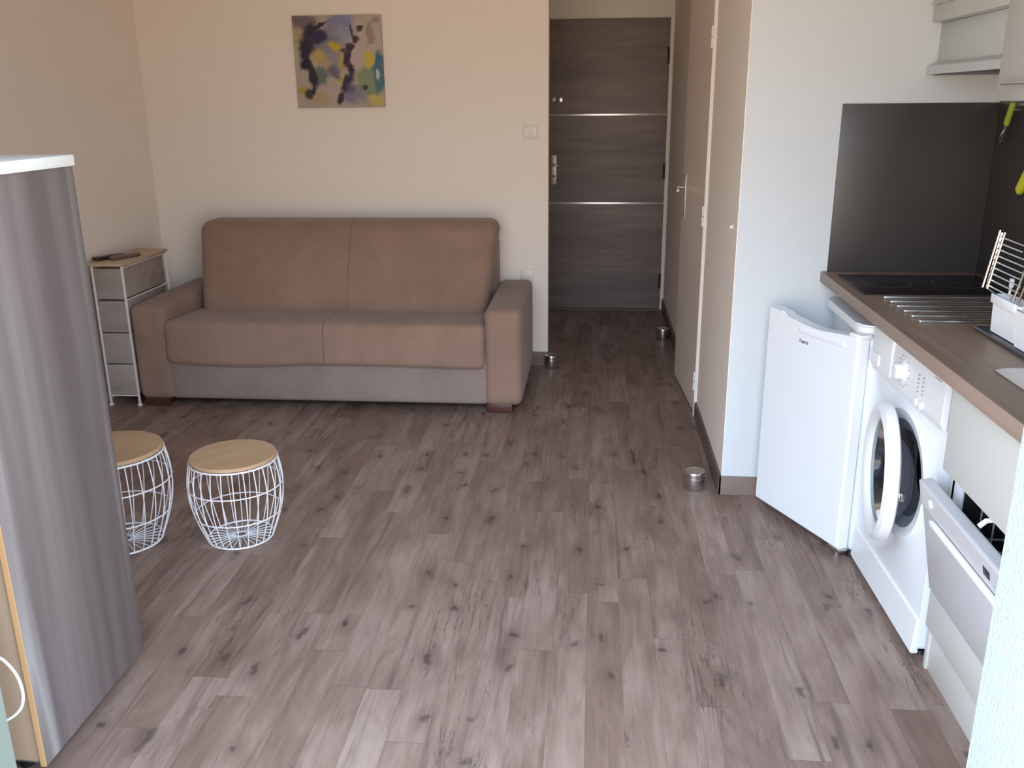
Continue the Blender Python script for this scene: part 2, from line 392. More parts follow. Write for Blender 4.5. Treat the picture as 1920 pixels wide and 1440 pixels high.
# light switch and socket on the sofa wall
sw = thing('light_switch', 'cream double light switch on the wall between sofa and hallway', 'switch', (-.363, YB, 1.31))
part(sw, 'cover_plate', box(new(), -.404, -.322, YB - .008, YB, 1.306, 1.382, .003), MAT['switch'])
for x in (-.383, -.343): part(sw, 'rocker', box(new(), x - .017, x + .017, YB - .012, YB - .006, 1.318, 1.370, .002), MAT['switch'])
so = thing('wall_socket', 'small cream socket low on the wall just above the right sofa arm', 'socket', (-.385, YB, .55))
part(so, 'cover_plate', box(new(), -.42, -.345, YB - .010, YB, .505, .575, .004), MAT['switch'])
part(so, 'socket_hole', lathe(new(), [(.026, 0), (.026, -.003), (.020, -.003), (.020, .004), (0, .004)], 20), MAT['switch'], local=True).matrix_local = Matrix.Translation((.0025, -.0105, -.010)) @ Matrix.Rotation(math.radians(90), 4, 'X')

# ------------------------------------------------------------ painting
def painting_mat():
    g = G('abstract_paint', **{'Roughness': .55}); co = g.co()
    x, y, z = g.sep(co)
    u = g.math('DIVIDE', g.math('ADD', x, .2465), .493); v = g.math('SUBTRACT', 1.0, g.math('DIVIDE', z, .478))
    uv = g.comb(u, v)
    w = g.n('VectorMath', g.noise(uv, 5, 5, .65, 0, out=1), (.5, .5, .5), operation='SUBTRACT')
    w2 = g.n('VectorMath', w, (.13, .13, 0), operation='MULTIPLY')
    uv = g.n('VectorMath', uv, w2, operation='ADD')
    col = g.mix(g.noise(uv, 3.5, 5), (.36, .30, .27), (.52, .43, .35))
    st = g.noise(uv, 9, 5)
    def blob(cx, cy, rx, ry, a, c, s=1.0):
        nonlocal col
        m = g.map(g.n('VectorMath', uv, (cx, cy, 0), operation='SUBTRACT'), rot=(0, 0, -math.radians(a)))
        m = g.n('VectorMath', m, (1 / rx, 1 / ry, 0), operation='MULTIPLY')
        L = g.n('VectorMath', m, operation='LENGTH', out=1)
        L = g.math('ADD', L, g.math('MULTIPLY', g.math('SUBTRACT', st, .5), 1.1))
        f = g.math('MULTIPLY', g.ramp(L, [(.55, 1), (1, 0)]), s)
        col = g.mix(f, col, c)
    blob(.53, .12, .20, .22, 0, (.20, .235, .36)); blob(.55, .28, .20, .2, 0, (.32, .32, .38), .8); blob(.38, .20, .16, .16, 0, (.25, .22, .28), .7)
    blob(.12, .06, .20, .11, 5, (.17, .14, .15)); blob(.33, .32, .26, .14, 0, (.15, .13, .22), .8)
    blob(.45, .46, .22, .24, 40, (.24, .24, .27), .8)
    blob(.86, .72, .20, .28, 0, (.20, .245, .12)); blob(.95, .60, .08, .30, 0, (.04, .13, .16)); blob(.955, .47, .06, .07, 0, (.03, .12, .22)); blob(.94, .64, .025, .08, 0, (.45, .5, .55))
    blob(.72, .40, .10, .22, 0, (.47, .37, .34)); blob(.82, .28, .10, .2, 0, (.46, .38, .31))
    blob(.29, .46, .15, .09, 35, (.46, .35, .10)); blob(.36, .54, .11, .07, 35, (.42, .33, .17))
    blob(.47, .33, .08, .06, 15, (.52, .39, .02)); blob(.53, .49, .04, .14, 5, (.44, .34, .08))
    blob(.84, .49, .08, .11, -10, (.54, .42, .04)); blob(.51, .70, .08, .05, -40, (.54, .38, .05))
    blob(.07, .80, .07, .07, 0, (.40, .33, .06)); blob(.90, .92, .12, .07, 15, (.50, .38, .10)); blob(.25, .90, .2, .09, 0, (.43, .33, .2)); blob(.06, .25, .05, .16, 0, (.42, .34, .18))
    blob(.64, .86, .18, .12, 0, (.21, .19, .26)); blob(.28, .66, .11, .13, 0, (.13, .17, .15)); blob(.44, .61, .07, .11, -20, (.15, .13, .18))
    blob(.22, .17, .10, .10, 0, (.030, .02, .05)); blob(.30, .23, .12, .09, -10, (.03, .027, .075)); blob(.14, .34, .10, .20, 10, (.030, .022, .05)); blob(.13, .52, .085, .11, 0, (.018, .012, .04))
    blob(.20, .66, .075, .17, -15, (.025, .022, .04)); blob(.14, .85, .065, .09, 0, (.05, .045, .045)); blob(.20, .80, .03, .07, 0, (.03, .02, .03))
    blob(.31, .10, .13, .022, -28, (.03, .02, .03))
    blob(.71, .25, .045, .05, 30, (.05, .015, .03)); blob(.67, .17, .016, .09, -10, (.06, .03, .04)); blob(.65, .34, .035, .07, 35, (.04, .015, .03))
    blob(.60, .43, .05, .15, 10, (.04, .015, .035)); blob(.63, .58, .055, .14, -8, (.022, .010, .03)); blob(.58, .73, .07, .15, 25, (.03, .02, .05)); blob(.63, .78, .07, .08, 0, (.09, .07, .14), .8)
    blob(.51, .90, .045, .09, 12, (.025, .02, .04)); blob(.76, .14, .05, .03, -20, (.06, .04, .04)); blob(.87, .20, .05, .15, 0, (.20, .14, .12), .6); blob(.93, .05, .06, .05, 0, (.2, .17, .14), .6)
    blob(.79, .78, .035, .035, 0, (.05, .02, .04)); blob(.55, .37, .05, .025, 0, (.10, .05, .03))
    g.base(col); g.bump(g.noise(uv, 40, 4), .4, .004); return g.m
pt = thing('canvas_painting', 'square unframed abstract canvas in yellow, purple, blue and black on the wall above the sofa', 'painting', (-1.4135, YB, 1.481))
part(pt, 'painted_canvas', box(new(), -1.660, -1.167, YB - .024, YB - .002, 1.481, 1.959, .003), painting_mat())

# ------------------------------------------------------------ sofa
sf = thing('sofa', 'two seat taupe microfibre sofa bed with square arms against the back wall', 'sofa', (-1.335, 4.70, 0))
F, FB = MAT['sofa'], MAT['sofa_base']
b = soft(new(), -2.175, -.515, 4.30, 4.95, .045, .30, .02, (0, .006, 0)); part(sf, 'base', b, FB)
for x0, x1 in ((-2.335, -2.15), (-.53, -.345)):
    part(sf, 'armrest', soft(new(), x0, x1, 4.285, 5.12, .045, .535, .035, (.006, .004, .006)), F)
SEAM = -1.332
def half(bm, x, side):
    """keep one side of the plane x = const and close the cut"""
    r = bmesh.ops.bisect_plane(bm, geom=bm.verts[:] + bm.edges[:] + bm.faces[:], plane_co=(x, 0, 0), plane_no=(1, 0, 0), clear_inner=side > 0, clear_outer=side < 0)
    ed = [g for g in r['geom_cut'] if isinstance(g, bmesh.types.BMEdge)]
    bmesh.ops.holes_fill(bm, edges=ed); return bm
def seatf(p):
    t_ = (p.y - 4.27) / .5; lo = 1 - (p.z - .24) / .22
    dz = .012 * math.sin((p.x + 2.1) * 5.0) * lo * (1 if p.x < SEAM else .35)
    return (p.x, p.y - .014 * lo * max(0, 1 - 4 * t_), p.z - .03 * max(0, t_ - .1) - dz - .006 * math.exp(-((p.x - SEAM) / .05) ** 2) * (1 - lo))
for sd in (-1, 1):
    part(sf, 'seat_cushion', half(soft(new(), -2.158, -.528, 4.268, 4.80, .240, .462, .032, (.0, .006, .008), fn=seatf, n=30), SEAM + sd * .0018, sd), F)
def backf(p):
    k = (p.z - .42) / .46; y = p.y + .20 * k
    y += .010 * math.exp(-((p.x + 1.305) / .022) ** 2) * (1 if p.y < 4.74 else 0)
    cx = -1.335; s = (.940 + .060 * min(1, max(0, k)))
    return (cx + (p.x - cx) * s, y, p.z)
for sd in (-1, 1):
    part(sf, 'back_cushion', half(soft(new(), -2.165, -.512, 4.625, 4.86, .40, .893, .060, (.0, .022, .0), fn=backf, n=40), -1.305 + sd * .001, sd), F)
part(sf, 'back_frame', soft(new(), -2.15, -.53, 4.90, 5.12, .045, .78, .03), F)
for x in (-2.24, -.44):
    for y in (4.33, 5.0): part(sf, 'foot', box(new(), x - .085, x + .045, y - .02, y + .07, 0, .05, .004), MAT['foot'])

# ------------------------------------------------------------ slim drawer trolley left of the sofa
x0, x1, y0, y1, H = -2.515, -2.345, 4.30, 4.79, .745
ct = thing('drawer_tower', 'slim white wire drawer tower with wooden top standing left of the sofa', 'drawer unit', ((x0 + x1) / 2, (y0 + y1) / 2, 0))
fr = new()
for x in (x0 + .007, x1 - .007):
    for y in (y0 + .007, y1 - .007): tube(fr, [(x, y, 0.012), (x, y, H - .012)], .007, 8)
for z in (.055, .225, .395, .560, H - .02):
    for y in ((y0 + .007, y1 - .007) if z in (.055,) else (y1 - .007,)): tube(fr, [(x0 + .007, y, z), (x1 - .007, y, z)], .0045, 8)
    for x in ((x0 + .007, x1 - .007) if z > .5 else (x0 + .007,)): tube(fr, [(x, y0 + .007, z), (x, y1 - .007, z)], .0045, 8)
part(ct, 'frame', fr, MAT['cart_frame'])
part(ct, 'tabletop', box(new(), x0 - .004, x1 + .006, y0 - .006, y1 + .004, H - .012, H + .004, .003), MAT['cart_top'])
for i, (za, zb) in enumerate(((.062, .222), (.229, .389), (.396, .556), (.566, .722))):
    dr = part(ct, 'drawer', box(new(), x0 + .016, x1 - .015, y0 + .012, y1 - .02, za, zb, .004), MAT['drawer_fab'])
    part(dr, 'drawer_front', box(new(), x0 + .014, x1 - .013, y0 + .003, y0 + .013, za, zb, .003), MAT['drawer_fab'])
for x in (x0 + .007, x1 - .007):
    for y in (y0 + .007, y1 - .007): part(ct, 'foot', lathe(new(), [(0, 0), (.012, 0), (.013, .006), (.009, .014), (0, .014)], 14, (x, y, 0)), MAT['cart_frame'])
def remote(name, x, y, rz, L, w, mat, label):
    r = thing(name, label, 'remote control', (x, y, H + .004), rz)
    part(r, 'casing', box(new(), -w / 2, w / 2, -L / 2, L / 2, 0, .018, .006, 3), mat, local=True)
    bb = new()
    for i in range(5):
        for j in (-1, 0, 1): box(bb, j * w * .27 - .004, j * w * .27 + .004, -L * .36 + i * L * .15, -L * .36 + i * L * .15 + .008, .017, .0205, .001)
    part(r, 'keypad', bb, MAT['grey_ink'] if mat is not MAT['black'] else MAT['rubber'], local=True)
remote('remote_control', -2.488, 4.445, -.42, .17, .045, MAT['black'], 'black remote control lying on the drawer tower, the left and darker of two')
remote('remote_control', -2.414, 4.470, -.42, .17, .042, MAT['brown_plastic'], 'brown remote control lying on the drawer tower, right of the black one')

# ------------------------------------------------------------ wire basket stools
def stool():
    t = thing('wire_basket_stool', '', 'stool', (0, 0, 0), 0, 'wire basket stools')
    hh = .320
    part(t, 'wooden_top', lathe(new(), [(0, hh - .014), (.146, hh - .014), (.150, hh - .011), (.150, hh - .003), (.147, hh), (0, hh)], 64), MAT['stool_wood'], local=True)
    def R(z): k = z / (hh - .016); return .114 + .043 * math.sin(math.pi * min(1, k * .80 + .0)) * 1.0 + .012 * k
    w = new(); N = 26
    for i in range(N):
        a = 2 * math.pi * i / N; pts = []
        for s_ in (.02, .055, .09): pts.append((s_ * math.cos(a), s_ * math.sin(a), .006))
        for j in range(15):
            z = .004 + (hh - .020) * j / 14; pts.append((R(z) * math.cos(a), R(z) * math.sin(a), z))
        tube(w, pts, .0019, 6)
    for z, r_ in ((.005, .0032), (.105, .0024), (.212, .0024), (hh - .017, .0034)):
        tube(w, [(R(z) * math.cos(2 * math.pi * k / 56), R(z) * math.sin(2 * math.pi * k / 56), z) for k in range(56)], r_, 8, True)
    tube(w, [(.02 * math.cos(2 * math.pi * k / 16), .02 * math.sin(2 * math.pi * k / 16), .006) for k in range(16)], .003, 6, True)
    part(t, 'wire_basket', w, MAT['wire'], local=True); return t
st = stool(); st.location = (-1.262, 2.892, 0); st.rotation_euler = (0, 0, .7)
st['label'] = 'smaller white wire basket stool with round wooden top, standing fully in view on the floor'
st2 = dup(st, (-1.670, 2.825, 0), .35, 'larger white wire basket stool with round wooden top, half hidden behind the grey wood cabinet')
st2.scale = (1.13, 1.13, 1.13)

# ------------------------------------------------------------ three metal tins on the floor
def tin(r, h):
    t = thing('metal_tin', '', 'tin', (0, 0, 0), 0, 'round metal tins on the floor')
    part(t, 'body', lathe(new(), [(0, 0), (r * .96, 0), (r, .003), (r, h * .66), (r * .97, h * .68), (r * .97, h * .70), (0, h * .70)], 40), MAT['steel'], local=True)
    part(t, 'lid', lathe(new(), [(0, h * .705), (r * 1.0, h * .705), (r * 1.03, h * .72), (r * 1.03, h * .80), (r * .98, h * .82), (r * .98, h * .85), (r * 1.03, h * .87), (r * 1.03, h * .97), (r, h), (r * .86, h), (r * .84, h * .985), (0, h * .985)], 40), MAT['steel'], local=True)
    return t
tn = tin(.041, .078); tn.location = (.421, 3.432, 0); tn['label'] = 'round brushed metal tin on the floor nearest the camera, beside the kitchen wall corner'
dup(tn, (-.238, 5.148, 0), 1, 'round brushed metal tin on the floor at the wall end beside the right sofa arm')
dup(tn, (.462, 5.84, 0), 2, 'round brushed metal tin on the hall floor nearest the entry door, by the right wall')

# ------------------------------------------------------------ kitchen worktop and splashback
XF = .831
w = new()
hx0, hx1, hy0, hy1 = .965, 1.30, 1.66, 2.075       # sink cut-out
for (a, b_, c, d_) in ((XF + .004, hx0, 1.46, YK - .002), (hx1, XR - .001, 1.46, YK - .002), (hx0, hx1, 1.46, hy0), (hx0, hx1, hy1, YK - .002)):
    box(w, a, b_, c, d_, .862, .90)
wt = thing('worktop', 'long brown wood effect kitchen worktop with pale front edge running along the right wall', 'worktop', (1.1, 2.42, .862))
part(wt, 'slab', w, MAT['worktop'])
part(wt, 'front_edge', box(new(), XF, XF + .004, 1.46, YK - .002, .862, .90, .0012), MAT['worktop_edge'], 'pale beige edge band')
for i in range(6):
    y = 2.900 - i * .0655
    bb = box(new(), .912, 1.235 - .006 * i, y - .008, y + .008, .899, .910, .004); part(wt, 'trivet_bar', bb, MAT['steel'], 'steel pan rest bar let into the worktop')
s1 = solo('splashback', box(new(), .853, XR - .006, YK - .006, YK - .0005, .9005, 1.487, .001), MAT['splash'], 'dark taupe splashback sheet on the end wall behind the hob', 'splashback')
s2 = solo('splashback', box(new(), XR - .006, XR - .0005, 1.46, YK - .006, .9005, 1.491, .001), MAT['splash'], 'dark taupe splashback sheet along the side wall behind the dish rack', 'splashback')

# hob
hb = thing('hob', 'black glass two ring hob let into the far end of the worktop', 'hob', (1.11, 3.13, .90))
part(hb, 'glass_plate', box(new(), .868, 1.345, 2.962, 3.292, .9002, .906, .002), MAT['hob'])
for x in (.99, 1.22): part(hb, 'cooking_zone', lathe(new(), [(.074, .9062), (.078, .9065), (.082, .9062)], 48, (x, 3.13, 0)), MAT['mat_dark'])

# sink
sk = thing('sink', 'stainless steel sink with round bowl let into the near end of the worktop', 'sink', (1.13, 1.87, .90))
b = new()
n = 48; cxx, cyy, rr = 1.135, 1.885, .148
X0, X1, Y0, Y1 = .925, 1.34, 1.60, 2.112
inner = [b.verts.new((cxx + rr * math.cos(2 * math.pi * k / n), cyy + rr * math.sin(2 * math.pi * k / n), .9035)) for k in range(n)]
outer = []
for k in range(n):
    a = 2 * math.pi * k / n; dx, dy = math.cos(a), math.sin(a)
    tx = ((X1 - cxx) / dx if dx > 0 else (X0 - cxx) / dx) if abs(dx) > 1e-6 else 9
    ty = ((Y1 - cyy) / dy if dy > 0 else (Y0 - cyy) / dy) if abs(dy) > 1e-6 else 9
    t_ = min(tx, ty); outer.append(b.verts.new((cxx + dx * t_, cyy + dy * t_, .9035)))
low = [b.verts.new((v.co.x, v.co.y, .9004)) for v in outer]
for k in range(n):
    j = (k + 1) % n; b.faces.new((inner[k], inner[j], outer[j], outer[k])); b.faces.new((outer[k], outer[j], low[j], low[k]))
part(sk, 'sink_deck', b, MAT['steel'])
part(sk, 'bowl', lathe(new(), [(.1485, .9035), (.144, .895), (.135, .79), (.115, .765), (.03, .760), (0, .758)], 48, (cxx, cyy, 0)), MAT['steel'])
part(sk, 'drain', lathe(new(), [(0, .7625), (.028, .7625), (.032, .7605)], 24, (cxx, cyy, 0)), MAT['chrome'])

# dish rack, its tray, and the white cutlery box hanging on it
RX0, RX1, RY0, RY1 = 1.096, 1.30, 2.10, 2.488
rk = thing('dish_rack', 'two tier chrome wire dish rack standing on the worktop by the side wall', 'dish rack', (1.16, 2.29, .90))
part(rk, 'drip_tray', box(new(), 1.034, 1.320, 2.06, 2.500, .9005, .912, .004), MAT['mat_dark'], 'dark plastic drip tray')
fr = new()
for x in (RX0, RX1):
    for y in (RY0, RY1):
        tube(fr, [(x, y, .915), (x, y, .985), (x - (.050 if x == RX0 else .02), y, 1.02), (x + (-.03 if x == RX0 else -.02), y, 1.165 if y > 2.3 else 1.06)], .0035, 8)
for z in (.925, .975):
    tube(fr, [(RX0, RY0, z), (RX1, RY0, z), (RX1, RY1, z), (RX0, RY1, z)], .003, 8, True)
part(rk, 'frame', fr, MAT['chrome'])
lw = new()
for i in range(12):
    y = RY0 + .02 + i * (RY1 - RY0 - .04) / 11; tube(lw, [(RX0, y, .975), (RX0 + .01, y, .935), (RX1 - .01, y, .935), (RX1, y, .975)], .002, 6)
part(rk, 'lower_basket', lw, MAT['chrome'])
up_ = new()
for (yy, h_, dx) in ((RY1, .0, 0), (RY1 - .02, -.004, .010), (RY1 - .185, -.040, .0), (RY1 - .205, -.052, .010)):
    tube(up_, [(RX0 - .060 + dx * .4, yy, 1.02), (RX0 - .036 + dx * .4, yy + .0, 1.172 + h_)], .0032, 8)
for i in range(9):
    k = .06 + i * .105
    x = RX0 - .056 + .022 * k; z = 1.02 + .150 * k
    tube(up_, [(x, RY1 - .01, z), (x + .004, (RY1 - .185) if i < 7 else RY1 - .14, z - .004)], .0018, 6)
for x in (RX1 - .05, RX1 - .02):
    tube(up_, [(x, RY1, .98), (x, RY1, 1.165), (x, RY0, 1.165), (x, RY0, .98)], .003, 8)
for i in range(8): 
    y = RY0 + .03 + i * .045; tube(up_, [(RX1 - .05, y, 1.165), (RX1 - .02, y, 1.165)], .0018, 6)
part(rk, 'plate_tier', up_, MAT['chrome'])
for y in (RY0, RY1):
    for x in (RX0, RX1): part(rk, 'foot', lathe(new(), [(0, .912), (.007, .912), (.007, .925), (0, .925)], 10, (x, y, 0)), MAT['black'])
# cutlery box: tapered open box, outside of the rack's front
def taper_box(x0, x1, y0, y1, z0, z1, tp, th, front_drop=0):
    b = new()
    def ring(i, z, ins): return [b.verts.new(q) for q in ((x0 + ins + i, y0 + ins + i, z), (x1 - ins - i, y0 + ins + i, z), (x1 - ins - i, y1 - ins - i, z), (x0 + ins + i, y1 - ins - i, z))]
    A = ring(0, z0, tp); B = ring(0, z1, 0); Cc = ring(th, z1, 0); D = ring(th, z0 + th, tp)
    for P, Q in ((A, B), (B, Cc), (Cc, D)):
        for k in range(4): b.faces.new((P[k], P[(k + 1) % 4], Q[(k + 1) % 4], Q[k]))
    b.faces.new(A[::-1]); b.faces.new(D)
    bmesh.ops.bevel(b, geom=[e for e in b.edges if abs(e.verts[0].co.z - e.verts[1].co.z) > .02], offset=.008, segments=3, affect='EDGES')
    return b
cb = thing('cutlery_holder', 'white plastic cutlery box hooked on the side of the chrome dish rack', 'cutlery holder', (1.068, 2.29, .918))
part(cb, 'box', taper_box(1.046, 1.091, 2.285, 2.445, .915, 1.012, .003, .002), MAT['white_soft'])
part(cb, 'rim_lip', box(new(), 1.042, 1.047, 2.305, 2.445, .990, 1.013, .002), MAT['white_soft'])
part(cb, 'end_compartment', taper_box(1.038, 1.091, 2.125, 2.283, .915, 1.004, .003, .002), MAT['white_soft'])
def fork(x, y, z0, tilt, label):
    f = new(); tube(f, [(x, y, z0), (x + tilt, y, z0 + .13)], .003, 8)
    box(f, x + tilt - .004, x + tilt + .004, y - .007, y + .007, z0 + .115, z0 + .138, .002)
    return solo('table_knife', f, MAT['white_soft'], label, 'cutlery', 'cutlery standing in the white holder')
fork(1.068, 2.41, .92, .006, 'white handled knife sticking up at the far end of the white cutlery box')
fork(1.068, 2.22, .92, .004, 'white handled knife sticking up near the middle of the white cutlery box')
# upright glass in the rack
b = lathe(new(), [(0, .94), (.026, .94), (.030, .945), (.034, 1.09), (.032, 1.09), (.028, .948), (0, .946)], 28, (1.20, 2.33, 0))
bmesh.ops.translate(b, verts=b.verts, vec=(0, -.06, 0.0)); solo('drinking_glass', b, MAT['clear'], 'clear drinking glass standing in the chrome dish rack', 'glass')

# utensils hanging on the side wall
g1 = thing('peeler', 'small kitchen knife with green handle and steel tip hanging high on the side splashback', 'utensil', (1.335, 3.18, 1.36))
ga = Matrix.Rotation(math.radians(24), 4, 'X')
b = new(); soft(b, -.008, .008, -.011, .011, .058, .140, .007); gh = part(g1, 'handle', b, MAT['green'], local=True); gh.matrix_local = ga
b = new(); box(b, -.002, .002, -.008, .008, 0, .062, .001); tube(b, [(0, -.006, .05), (-.006, 0, .02), (0, .002, .0)], .003, 6); gt = part(g1, 'blade', b, MAT['chrome'], local=True); gt.matrix_local = ga
g1.location = (1.335, 3.235, 1.362)
b = new(); soft(b, -.012, .012, -.024, .024, 0, .15, .012, n=16, fn=lambda p: (p.x, p.y * (.55 + .55 * min(1, p.z / .09)) - .012 * (p.z / .15) ** 2, p.z))
bmesh.ops.transform(b, matrix=Matrix.Translation((1.345, 3.07, 1.212)) @ Matrix.Rotation(math.radians(38), 4, 'X'), verts=b.verts)
solo('spatula', b, MAT['yellow'], 'bright yellow plastic utensil hanging on the side splashback above the dish rack', 'utensil')
b = new(); box(b, XR - .010, XR - .0062, 2.93, 3.22, 1.468, 1.484, .002)
for y in (3.20, 3.00): tube(b, [(XR - .01, y, 1.465), (XR - .035, y, 1.463), (XR - .035, y, 1.470)], .002, 6)
solo('utensil_rail', b, MAT['steel'], 'thin steel hook rail under the wall cabinet carrying the hanging utensils', 'rail')

# ------------------------------------------------------------ fridge
FZ = .812
fg = thing('mini_fridge', 'white under counter fridge with its door ajar at the far end of the worktop', 'fridge', (1.1, 3.11, 0))
part(fg, 'cabinet', box(new(), .885, 1.345, 2.897, 3.360, .02, FZ - .028, .006), MAT['white'])
# top cap with rounded front corners
poly = []; ry0, ry1, rxf = 2.894, 3.364, .850
cap = new(); pts = []
for k in range(9):
    a = math.pi / 2 * k / 8; pts.append((rxf + .05 - .05 * math.sin(a) , ry0 + .05 - .05 * math.cos(a)))
for k in range(9):
    a = math.pi / 2 * k / 8; pts.append((rxf + .05 - .05 * math.cos(a), ry1 - .05 + .05 * math.sin(a)))
pts += [(1.345, ry1), (1.345, ry0)]
Ab = [cap.verts.new((x, y, FZ - .028)) for x, y in pts]; Bb = [cap.verts.new((x, y, FZ)) for x, y in pts]
cap.faces.new(Ab[::-1]); cap.faces.new(Bb)
for i in range(len(pts)): j = (i + 1) % len(pts); cap.faces.new((Ab[i], Ab[j], Bb[j], Bb[i]))
bmesh.ops.bevel(cap, geom=[e for e in cap.edges if e.verts[0].co.z > FZ - .001 and e.verts[1].co.z > FZ - .001], offset=.006, segments=2, affect='EDGES')
part(fg, 'top_cap', cap, MAT['white_soft'])
# door in its own frame: hinge at near side, local x from hinge to free edge, local -y... outside face
hX, hY = .842, 2.868; eX, eY = .636, 3.290
L = math.hypot(eX - hX, eY - hY); an = math.atan2(eY - hY, eX - hX)
dm = Matrix.Translation((hX, hY, 0)) @ Matrix.Rotation(an, 4, 'Z')
dd = new()
# outline with the dished top edge; outside is local +y
N = 28; top = []
for i in range(N + 1):
    u = i / N; s = L * u
    dip = .0 - .016 * math.exp(-((u - .45) / .26) ** 2) + .004 * math.exp(-((u - .95) / .06) ** 2)
    top.append((s, FZ - .034 + dip + (.008 if u > .80 else 0)))
pol = [(0, .035)] + top + [(L, .035)]
pol2 = pol
A_ = [dd.verts.new((x, .0, z)) for x, z in pol2]; B_ = [dd.verts.new((x, -.045, z)) for x, z in pol2]
dd.faces.new(A_); dd.faces.new(B_[::-1])
for i in range(len(pol2)): j = (i + 1) % len(pol2); dd.faces.new((A_[i], A_[j], B_[j], B_[i]))
bmesh.ops.bevel(dd, geom=[e for e in dd.edges if abs(e.verts[0].co.y) < 1e-5 and abs(e.verts[1].co.y) < 1e-5], offset=.009, segments=3, affect='EDGES')
bmesh.ops.transform(dd, matrix=dm, verts=dd.verts); fdoor = part(fg, 'door', dd, MAT['white'])
gk = box(new(), .015, L - .015, -.058, -.045, .05, FZ - .075, .004); bmesh.ops.transform(gk, matrix=dm, verts=gk.verts); part(fdoor, 'door_seal', gk, MAT['rubber'])
grp = new(); soft(grp, L * .12, L * .62, -.012, .003, FZ - .082, FZ - .060, .006); bmesh.ops.transform(grp, matrix=dm, verts=grp.verts); part(fdoor, 'handle_recess', grp, MAT['white'])
lg = new(); zz = FZ - .112
cx0 = L * .60
def mark(a, b, r=.0011): tube(lg, [(cx0 - a[0], .0006, zz + a[1]), (cx0 - b[0], .0006, zz + b[1])], r, 5)
for seg in (((0, 0), (.0, .009)), ((.0, .009), (.006, .011)), ((0, .005), (.005, .005)), ((.010, 0), (.010, .006)), ((.010, .006), (.015, .006)), ((.015, .006), (.015, 0)), ((.010, 0), (.015, 0)),
            ((.019, 0), (.019, .007)), ((.019, 0), (.024, 0)), ((.024, 0), (.024, .007)), ((.028, 0), (.028, .007)), ((.028, .007), (.032, .007)), ((.036, .004), (.041, .004)), ((.036, 0), (.036, .007)), ((.036, 0), (.042, 0)), ((.036, .007), (.041, .007)), ((.041, .007), (.041, .004))): mark(*seg)
bmesh.ops.transform(lg, matrix=dm, verts=lg.verts); part(fdoor, 'logo', lg, MAT['ink'])
for z in (.028, FZ - .031):
    hh_ = box(new(), -.006, .05, -.05, -.005, z - .007, z + .006, .002); bmesh.ops.transform(hh_, matrix=dm, verts=hh_.verts); part(fg, 'hinge', hh_, MAT['white_soft'] if z > .1 else MAT['steel'])
for x, y in ((.90, 2.90), (.90, 3.33), (1.32, 2.90), (1.32, 3.33)): part(fg, 'foot', lathe(new(), [(0, 0), (.016, 0), (.016, .021), (0, .021)], 14, (x, y, 0)), MAT['black'])
bf = lathe(new(), [(0, 0), (.012, 0), (.012, .03), (0, .03)], 14); bmesh.ops.transform(bf, matrix=dm @ Matrix.Translation((.022, -.024, .0)), verts=bf.verts); part(fg, 'foot', bf, MAT['steel'], 'steel hinge foot under the open door')

# ------------------------------------------------------------ washing machine (local frame: front face x=0 looking to -x, y from near -0.30 to far +0.30)
WY = 2.588; wa = math.radians(1.2)
wm = thing('washing_machine', 'white front loading washing machine with its round door ajar, between fridge and dishwasher', 'washing machine', (.912, WY, 0), wa)
def wp(name, bm, mat, par=None, label=None, m=None):
    o = link(name, bm, mat); o.parent = par or wm
    if label: o['label'] = label
    if m is not None: o.matrix_local = m
    return o
hw = .294; PH = .455; PY = -.035; PR = .160
# front face with a round porthole
b = new(); n = 64
hole = [b.verts.new((-.004, PY + PR * math.cos(2 * math.pi * k / n), PH + PR * math.sin(2 * math.pi * k / n))) for k in range(n)]
def raysq(a, x):
    dx, dy = math.cos(a), math.sin(a)
    tx = ((hw - PY) / dx if dx > 0 else (-hw - PY) / dx) if abs(dx) > 1e-6 else 9
    ty = ((.672 - PH) / dy if dy > 0 else (.03 - PH) / dy) if abs(dy) > 1e-6 else 9
    t_ = min(tx, ty); return (x, PY + dx * t_, PH + dy * t_)
mid = [b.verts.new((-.010, PY + (PR + .03) * math.cos(2 * math.pi * k / n), PH + (PR + .03) * math.sin(2 * math.pi * k / n))) for k in range(n)]
mid2 = [b.verts.new((-.002, PY + (PR + .045) * math.cos(2 * math.pi * k / n), PH + (PR + .045) * math.sin(2 * math.pi * k / n))) for k in range(n)]
outr = [b.verts.new(raysq(2 * math.pi * k / n, 0)) for k in range(n)]
# exact corners
for k in range(n):
    c = outr[k].co
    for cy in (hw, -hw):
        for cz in (.672, .03):
            if abs(c.y - cy) + abs(c.z - cz) < .035 and not (abs(c.y - cy) < 1e-6 and abs(c.z - cz) < 1e-6): c.y, c.z = cy, cz
for A, B in ((hole, mid), (mid, mid2), (mid2, outr)):
    for k in range(n): j = (k + 1) % n; b.faces.new((A[k], A[j], B[j], B[k]))
bmesh.ops.remove_doubles(b, verts=b.verts, dist=1e-5)
for (ya, yb_) in ((-hw, -hw + .004), (hw - .004, hw)): box(b, 0, .425, ya, yb_, .03, .85)
box(b, .421, .425, -hw, hw, .03, .85); box(b, 0.0, .425, -hw, hw, .826, .85, .003); box(b, .004, .425, -hw, hw, .03, .034)
wp('body', b, MAT['white'])
# kick panel line and flared bottom
b = new(); prism(b, [(-.012, .012), (-.006, .12), (.004, .125), (.01, .012)], -hw + .002, hw - .002)
bmesh.ops.bevel(b, geom=list(b.edges), offset=.003, segments=2, affect='EDGES'); wp('kick_panel', b, MAT['white_soft'])
